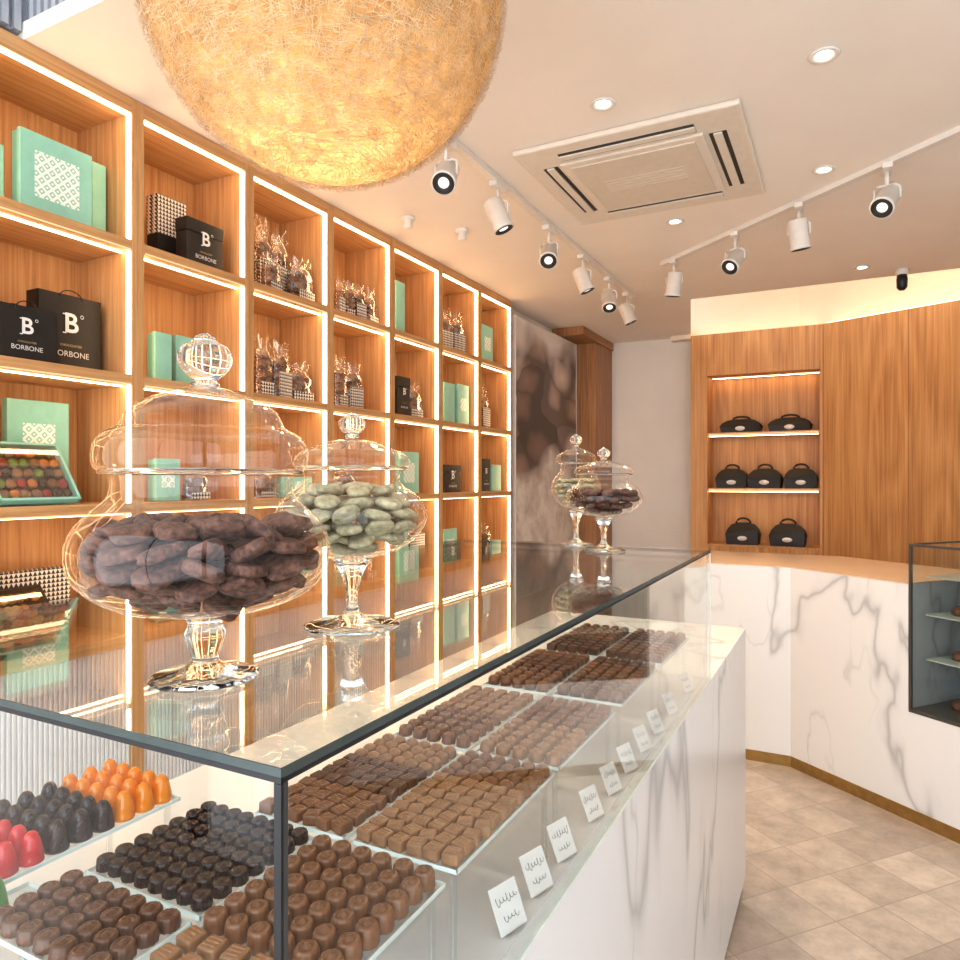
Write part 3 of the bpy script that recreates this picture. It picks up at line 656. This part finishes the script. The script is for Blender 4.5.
# ------------------------------------------------------------ tracks and spots
bm=NB(); bx(bm,-1.298,-1.262,2.0,4.72,ZC-.022,ZC-.0003,bev=.002); lab(fin(bm,'light_track',m_plw),'white ceiling light track parallel to the shelving','light track')
T0=Vector((-.93,4.075)); T1=Vector((1.2,2.305)); td=(T1-T0).normalized(); tn=Vector((-td.y,td.x))*.018
bm=NB(); prism(bm,[T0-tn,T1-tn,T1+tn,T0+tn],ZC-.022,ZC-.0003); lab(fin(bm,'light_track',m_plw),'white ceiling light track running diagonally','light track')
def spot(x,y,dr,black=False,on=True):
    e=empty('spotlight',(x,y,ZC-.0225)); m=m_black if black else m_plw
    bm=NB(); bx(bm,-.018,.018,-.05,.05,-.022,0,bev=.003); fin(bm,'adapter',m,e)
    bm=NB(); tube(bm,[(0,0,-.022),(0,0,-.075)],.008,10); tube(bm,[(-.045,0,-.13),(-.045,0,-.085),(-.03,0,-.075),(.03,0,-.075),(.045,0,-.085),(.045,0,-.13)],.005,8); fin(bm,'bracket',m,e)
    d=Vector(dr).normalized(); q=d.to_track_quat('Z','Y').to_matrix().to_4x4(); c=Vector((0,0,-.13))
    T=Matrix.Translation(c)@q
    bm=NB(); lathe(bm,[(0,-.065),(.036,-.065),(.041,-.06),(.041,.05),(.045,.055),(.045,.065),(.036,.065),(.032,.058),(0,.058)],32,M4=T); fin(bm,'head',m,e)
    bm=NB(); lathe(bm,[(.034,.0655),(.039,.0655),(.039,.067),(.034,.067),(.034,.0655)],32,M4=T); lathe(bm,[(.020,.0585),(.031,.0585),(.034,.066),(.031,.067),(.020,.0585)],32,M4=T); fin(bm,'bezel',m_dark,e)
    bm=NB(); lathe(bm,[(0,.0595),(.020,.0595),(.020,.061),(0,.061)],20,M4=T); fin(bm,'lens',m_lens,e)
    lab(e,'white cylindrical spotlight hanging from a ceiling track','spotlight','track spotlights')
    if on:
        L=bpy.data.lights.new('spot_lamp','SPOT'); L.energy=on; L.spot_size=math.radians(60); L.spot_blend=.6; L.color=(1,.82,.62); L.shadow_soft_size=.03
        lo=bpy.data.objects.new('spot_beam',L); COL.objects.link(lo); lo.parent=e; lo.location=c+d*.075; lo.rotation_euler=(-d).to_track_quat('Z','Y').to_euler()
for px,mode in [(446,1),(498,0),(549,1),(583,0),(609,2),(627,0)]:
    yy,t=onX(px,-1.28); spot(-1.28,yy,[(.35,.15,-.9),(.25,-.75,-.8),(.2,-.5,-.9)][mode],on=14)
for px,mode in [(674,0),(735,1),(799,2),(887,1)]:
    d=ray(px,0)
    A2=Matrix(((d[0],-td.x),(d[1],-td.y))); s=A2.inverted()@T0
    p=T0+td*s[1]; spot(p.x,p.y,{0:(-.15,.15,-1),1:(-.35,-.75,-.8),2:(.1,.2,-1)}[mode],on=16)
def downlight(px,py):
    x,y,t=onZ(px,py,1.25); e=empty('downlight',(x,y,ZC))
    bm=NB(); lathe(bm,[(.024,-.001),(.040,-.001),(.044,-.004),(.040,-.008),(.028,-.006),(.024,-.001)],32); fin(bm,'trim_ring',m_plw,e)
    bm=NB(); lathe(bm,[(0,-.0015),(.023,-.0015),(.023,-.003),(0,-.003)],24); fin(bm,'lens',m_down,e)
    lab(e,'small round recessed ceiling downlight, switched on','downlight','recessed downlights')
    L=bpy.data.lights.new('down_lamp','SPOT'); L.energy=28; L.spot_size=math.radians(110); L.spot_blend=.8; L.color=(1,.82,.62); L.shadow_soft_size=.03
    lo=bpy.data.objects.new('down_beam',L); COL.objects.link(lo); lo.parent=e; lo.location=(0,0,-.012)
for p in [(603,104),(824,55),(824,170),(675,222),(862,268)]: downlight(*p)
for (px,py) in [(462,238),(408,226)]:
    x,y,t=onZ(px,py-8,1.25); bm=NB(); lathe(bm,[(0,0),(.03,0),(.034,-.01),(.03,-.018),(.018,-.02),(.022,-.05),(.012,-.056),(0,-.057)],24)
    lab(fin(bm,'smoke_detector',m_plw,loc=(x,y,ZC-.0003)),'small white ceiling detector','detector','ceiling detectors')
x,y,t=onZ(902,270,1.25); e=empty('security_camera',(x,y,ZC-.0003)); bm=NB(); lathe(bm,[(0,0),(.035,0),(.035,-.03),(.03,-.035),(0,-.035)],24); fin(bm,'base',m_plw,e)
bm=NB(); lathe(bm,[(0,-.035),(.026,-.036),(.03,-.06),(.028,-.11),(.015,-.125),(0,-.127)],24); fin(bm,'housing',m_black,e); lab(e,'small black security camera on a white ceiling mount','camera')
# ------------------------------------------------------------ shelf products
def geom(x0,x1,ytop,si,X):
    ya,t0=onX(x0,X); yb,t1=onX(x1,X); t=(t0+t1)/2
    k=math.floor((Y0-(ya+yb)/2)/UW); lo=Y0-(k+1)*UW+.034; hi=Y0-k*UW-.034
    ya=max(ya,lo); yb=min(yb,hi)
    h=H+(CY-ytop)/F*t-SHT[si]
    return (ya+yb)/2,yb-ya,max(.05,h)
def tealbox(x0,x1,yt,si,X=-2.12,emb=True,d=.045,rz=0,eq=.27):
    y,w,h=geom(x0,x1,yt,si,X)
    e=empty('gift_box',(X-d/2,y,SHT[si]+.001),(0,0,rz))
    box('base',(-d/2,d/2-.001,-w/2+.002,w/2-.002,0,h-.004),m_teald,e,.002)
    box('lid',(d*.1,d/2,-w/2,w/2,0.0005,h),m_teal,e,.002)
    if emb:
        q=min(w,h)*eq; bm=NB(); bx(bm,0,.0008,-q,q,-q,q); fin(bm,'emblem',m_lat,e,loc=(d/2,0,h/2))["label"]="white lattice emblem"
    lab(e,'mint green gift box'+(' with white lattice emblem' if emb else '')+' on an oak shelf','gift box','mint gift boxes on the shelves')
def badge(e,x,z,s,rz=0):
    text('B',s*1.5,e,(x,0,z),m_wprint,'logo_letter')
    bm=NB()
    bx(bm,x-.0003,x+.0008,-.48*s,-.30*s,z+.48*s,z+.55*s); bx(bm,x-.0003,x+.0008,-.48*s,-.30*s,z-.55*s,z-.48*s)
    tube(bm,[(x,.62*s+.09*s*math.cos(a),z+.50*s+.09*s*math.sin(a)) for a in [2*math.pi*q/12 for q in range(13)]],.02*s,4)
    fin(bm,'logo_strokes',m_wprint,e)
def blackbag(x0,x1,yt,si,X=-2.12,handles=True,d=.06):
    y,w,h=geom(x0,x1,yt,si,X); e=empty('paper_bag' if handles else 'black_box',(X-d/2,y,SHT[si]+.001))
    if handles:
        bm=NB(); t=.0015; hh=h
        for b in ((-d/2,d/2,-w/2,-w/2+t),(-d/2,d/2,w/2-t,w/2),(-d/2,-d/2+t,-w/2,w/2),(d/2-t,d/2,-w/2,w/2)): bx(bm,*b,0,hh)
        bx(bm,-d/2,d/2,-w/2,w/2,0,t); fin(bm,'bag_body',m_blk,e)
        for sx in (-1,1):
            bm=NB(); tube(bm,[(sx*(d/2+.001),w*.18*math.cos(a),h-.01+.025*math.sin(a)) for a in [math.pi*q/12 for q in range(13)]],.0018,6); fin(bm,'handle',m_blk,e)
    else: box('body',(-d/2,d/2,-w/2,w/2,0,h*.72),m_blk,e,.003); box('lid',(-d/2-.002,d/2+.002,-w/2-.002,w/2+.002,h*.725,h),m_blk,e,.003)
    f=d/2+.003; s=min(w,h)
    badge(e,f,h*.62,s*.28); text('BORBONE',s*.125,e,(f,0,h*.22),m_wprint); text('CHOCOLATIER',s*.05,e,(f,0,h*.335),m_gold)
    lab(e,('black paper shopping bag' if handles else 'black gift box')+' printed with a white letter B','bag' if handles else 'box','black printed packaging on the shelves')
def patbox(x0,x1,yt,si,X=-2.14,d=.06,hmax=None):
    y,w,h=geom(x0,x1,yt,si,X); h=min(h,hmax) if hmax else h
    e=empty('patterned_box',(X-d/2,y,SHT[si]+.001))
    box('body',(-d/2,d/2,-w/2,w/2,0,h*.45),m_blk,e,.002); box('lid',(-d/2-.001,d/2+.001,-w/2-.001,w/2+.001,h*.455,h),m_tri,e,.002)
    lab(e,'gift box with black and white triangle print lid','gift box','triangle print boxes on the shelves')
m_fill=[m_choc,m_choc2,m_chocm]
def cello(x0,x1,yt,si,X=-2.13,v=0):
    y,w,h=geom(x0,x1,yt,si,X); r=w/2; hb=h*.82
    e=empty('sweet_bag',(X-r*.6,y,SHT[si]+.001),(0,0,random.uniform(-.2,.2)))
    ph=random.uniform(0,6)
    bm=NB(); vs=lathe(bm,interp([(0,0),(r*.97,0),(r*1.0,hb*.1),(r*1.0,hb*.6),(r*.97,hb*.88),(r*.75,hb*.98),(r*.66,hb*1.03),(r*.8,hb*1.10),(r*.95,h)]),30,9,.06)
    for q in vs: q.co.x*=.55; q.co.y+=.05*r*math.sin(q.co.z*90+ph); q.co.x+=.06*r*math.sin(q.co.z*110+q.co.y*90+ph); q.co.z+=(q.co.z/h)**3*.08*h*math.sin(q.co.y*160+ph)
    fin(bm,'wrapper',m_cello,e)
    bm=NB(); rs=max(.010,r*.25); nz=max(3,int(hb*.95/(rs*1.4))); ny=max(2,int(2*r*.9/(rs*1.6)))
    for iz in range(nz):
        for iy in range(ny):
            for ix in (-1,1):
                p=Vector((ix*r*.26+random.uniform(-1,1)*rs*.2,((iy+.5)/ny-.5)*2*r*.88*(1 if iz<nz-1 else .7)+random.uniform(-1,1)*rs*.3,rs*.9+iz*(hb*.9-rs)/nz+random.uniform(-1,1)*rs*.3)); bmesh.ops.create_icosphere(bm,subdivisions=1,radius=rs*random.uniform(.9,1.1),matrix=Matrix.Translation(p))
    for f in bm.faces: f.smooth=True
    fs=list(bm.faces)
    for q,f in enumerate(fs): f.material_index=((q//80)*7)%3
    fin(bm,'sweets',m_fill,e)["kind"]='stuff'
    if v==1: box('label_patch',(r*.58,r*.59,-r*.85,r*.85,hb*.05,hb*.60),m_tri,e)
    else: box('label_patch',(r*.58,r*.59,-r*.85,r*.85,hb*.05,hb*.30),m_tri,e)
    lab(e,'clear cellophane bag of chocolates with '+('large' if v==1 else 'small')+' triangle print label','sweet bag','wrapped sweet bags on the shelves')
tealbox(20,92,143,0,emb=True,eq=.31); tealbox(-30,4,140,0,X=-2.14,emb=False); tealbox(92,120,168,0,X=-2.185,emb=False)
blackbag(-6,57,308,1,X=-2.10); blackbag(38,101,297,1,X=-2.19)
patbox(158,186,200,0,X=-2.22); blackbag(187,223,224,0,handles=False)
tealbox(155,172,334,1,emb=False); tealbox(176,196,338,1,emb=True,X=-2.15)
cello(259,274,222,0,-2.19,1); cello(275,294,236,0,-2.17,1); cello(296,317,262,0,-2.10,0); cello(268,285,256,0,-2.09,0)
cello(260,276,340,1,-2.12,0); cello(277,294,346,1,-2.12,1); cello(295,315,364,1,-2.12,0)
for (a,b_,c_,v) in [(338,347,281,1),(348,356,284,0),(357,367,287,1),(368,380,292,0)]: cello(a,b_,c_,0,-2.12,v)
cello(338,350,360,1,-2.12,0); cello(351,364,366,1,-2.12,1)
tealbox(396,405,283,0,emb=False); blackbag(398,410,378,1,handles=False); cello(411,424,384,1,-2.12,0)
tealbox(399,419,453,2); tealbox(398,408,525,3,emb=False); patbox(410,425,535,3)
cello(444,454,312,0,-2.12,1); cello(455,466,314,0,-2.12,1); tealbox(444,455,384,1,emb=False); tealbox(458,469,386,1)
blackbag(444,461,466,2,handles=False); tealbox(444,457,530,3)
tealbox(482,493,327,0); cello(481,492,388,1,-2.12,1); blackbag(482,490,460,2,handles=False); tealbox(492,501,466,2,emb=False); cello(482,494,525,3,-2.12,0)
tealbox(156,180,460,2); cello(190,212,470,2,-2.12,0); patbox(160,200,580,3); cello(259,278,470,2); tealbox(284,312,478,2); tealbox(260,285,560,3); cello(290,312,570,3,-2.12,1)
cello(340,360,470,2); tealbox(338,360,540,3); cello(364,382,545,3)
y,w,h=geom(8,70,402,2,-2.24); e=empty('propped_gift_box',(-2.26,y,SHT[2]+.001)); box('panel',(-.015,.015,-w/2,w/2,0,h),m_teal,e,.002); q=.05; box('emblem',(0,.0008,-q,q,-q,q),m_lat,e,loc=(.015,0,h*.62)); lab(e,'flat mint green gift box with lattice emblem propped upright','gift box')
bmats=[m_bdr,m_bor,m_bgr,m_chocd,m_choc2,m_choc,m_bdr]; bpr={}
def openbox(x0,x1,si,X,til,dl,body,lbl,mats,ny=7):
    y,w,h=geom(x0,x1,437,si,X); e=empty('open_chocolate_box',(X-.055,y,SHT[si]+.001)); T=(0,til,0)
    bm=NB(); bx(bm,-dl/2,dl/2,-w/2,w/2,0,.004)
    for b in ((-dl/2,dl/2,-w/2,-w/2+.008),(-dl/2,dl/2,w/2-.008,w/2),(-dl/2,-dl/2+.008,-w/2,w/2),(dl/2-.008,dl/2,-w/2,w/2)): bx(bm,*b,0,.026)
    zc=dl/2*math.sin(til)+.002
    fin(bm,'box_tray',body,e,(0,0,zc),T)
    box('lining',(-dl/2+.009,dl/2-.009,-w/2+.009,w/2-.009,.0042,.006),m_blk,e,loc=(0,0,zc),rot=T)
    box('window',(-dl/2+.009,dl/2-.009,-w/2+.009,w/2-.009,.0245,.0255),m_acr,e,loc=(0,0,zc),rot=T)
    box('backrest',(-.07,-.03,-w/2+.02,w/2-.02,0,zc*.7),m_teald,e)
    lab(e,lbl,'chocolate box')
    Rt=Matrix.Rotation(til,4,'Y')
    for i in range(5):
        for j in range(ny):
            mm=mats[(i*3+j*2+(i*j)%3)%len(mats)]
            if mm.name not in bpr: bpr[mm.name]=praline_dome(mm,'bonbon',.0150,.015); o=bpr[mm.name]
            else: o=clone(bpr[mm.name])
            p=Rt@Vector((-dl/2+.030+i*(dl-.06)/4,-w/2+.012+(j+.5)*(w-.024)/ny,.0065)); o.location=(X-.055+p.x,y+p.y,SHT[si]+.001+zc+p.z); o.rotation_euler=T
            lab(o,'small glossy '+mm.name.split('_')[0]+' bonbon in an open gift box','bonbon','bonbons in the open boxes')
openbox(-6,76,2,-2.10,math.radians(54),.21,m_teal,'open mint box of bonbons with a clear window, tilted',bmats)
openbox(-2,62,3,-2.09,math.radians(48),.22,m_blk,'open black box of brown and amber bonbons, tilted',[m_chocd,m_choc2,m_bor,m_choc,m_gold])
patbox(-20,70,572,3,X=-2.26,d=.05,hmax=.24)
# ------------------------------------------------------------ lights / world / camera
w=bpy.data.worlds.new('w'); scene.world=w; w.use_nodes=True; wn=w.node_tree; wn.nodes.clear()
wo=wn.nodes.new('ShaderNodeOutputWorld'); bg=wn.nodes.new('ShaderNodeBackground'); wn.links.new(bg.outputs[0],wo.inputs[0])
bg.inputs[0].default_value=(.86,.93,1,1); bg.inputs[1].default_value=1.95
L=bpy.data.lights.new('daylight','AREA'); L.shape='RECTANGLE'; L.size=4.4; L.size_y=3.0; L.energy=76; L.color=(.91,.95,1)
lo=bpy.data.objects.new('window_daylight',L); COL.objects.link(lo); lo.location=(.2,-1.25,1.85); lo.rotation_euler=(math.radians(90),0,0)
cd=bpy.data.cameras.new('cam'); cd.sensor_width=36; cd.lens=36*F/960; cd.clip_start=.02
co=bpy.data.objects.new('camera',cd); COL.objects.link(co); co.location=(0,0,H); co.rotation_euler=(math.pi/2,0,TH); scene.camera=co
scene.view_settings.view_transform='Standard'; scene.view_settings.look='None'; scene.view_settings.exposure=0.26; scene.view_settings.gamma=.90
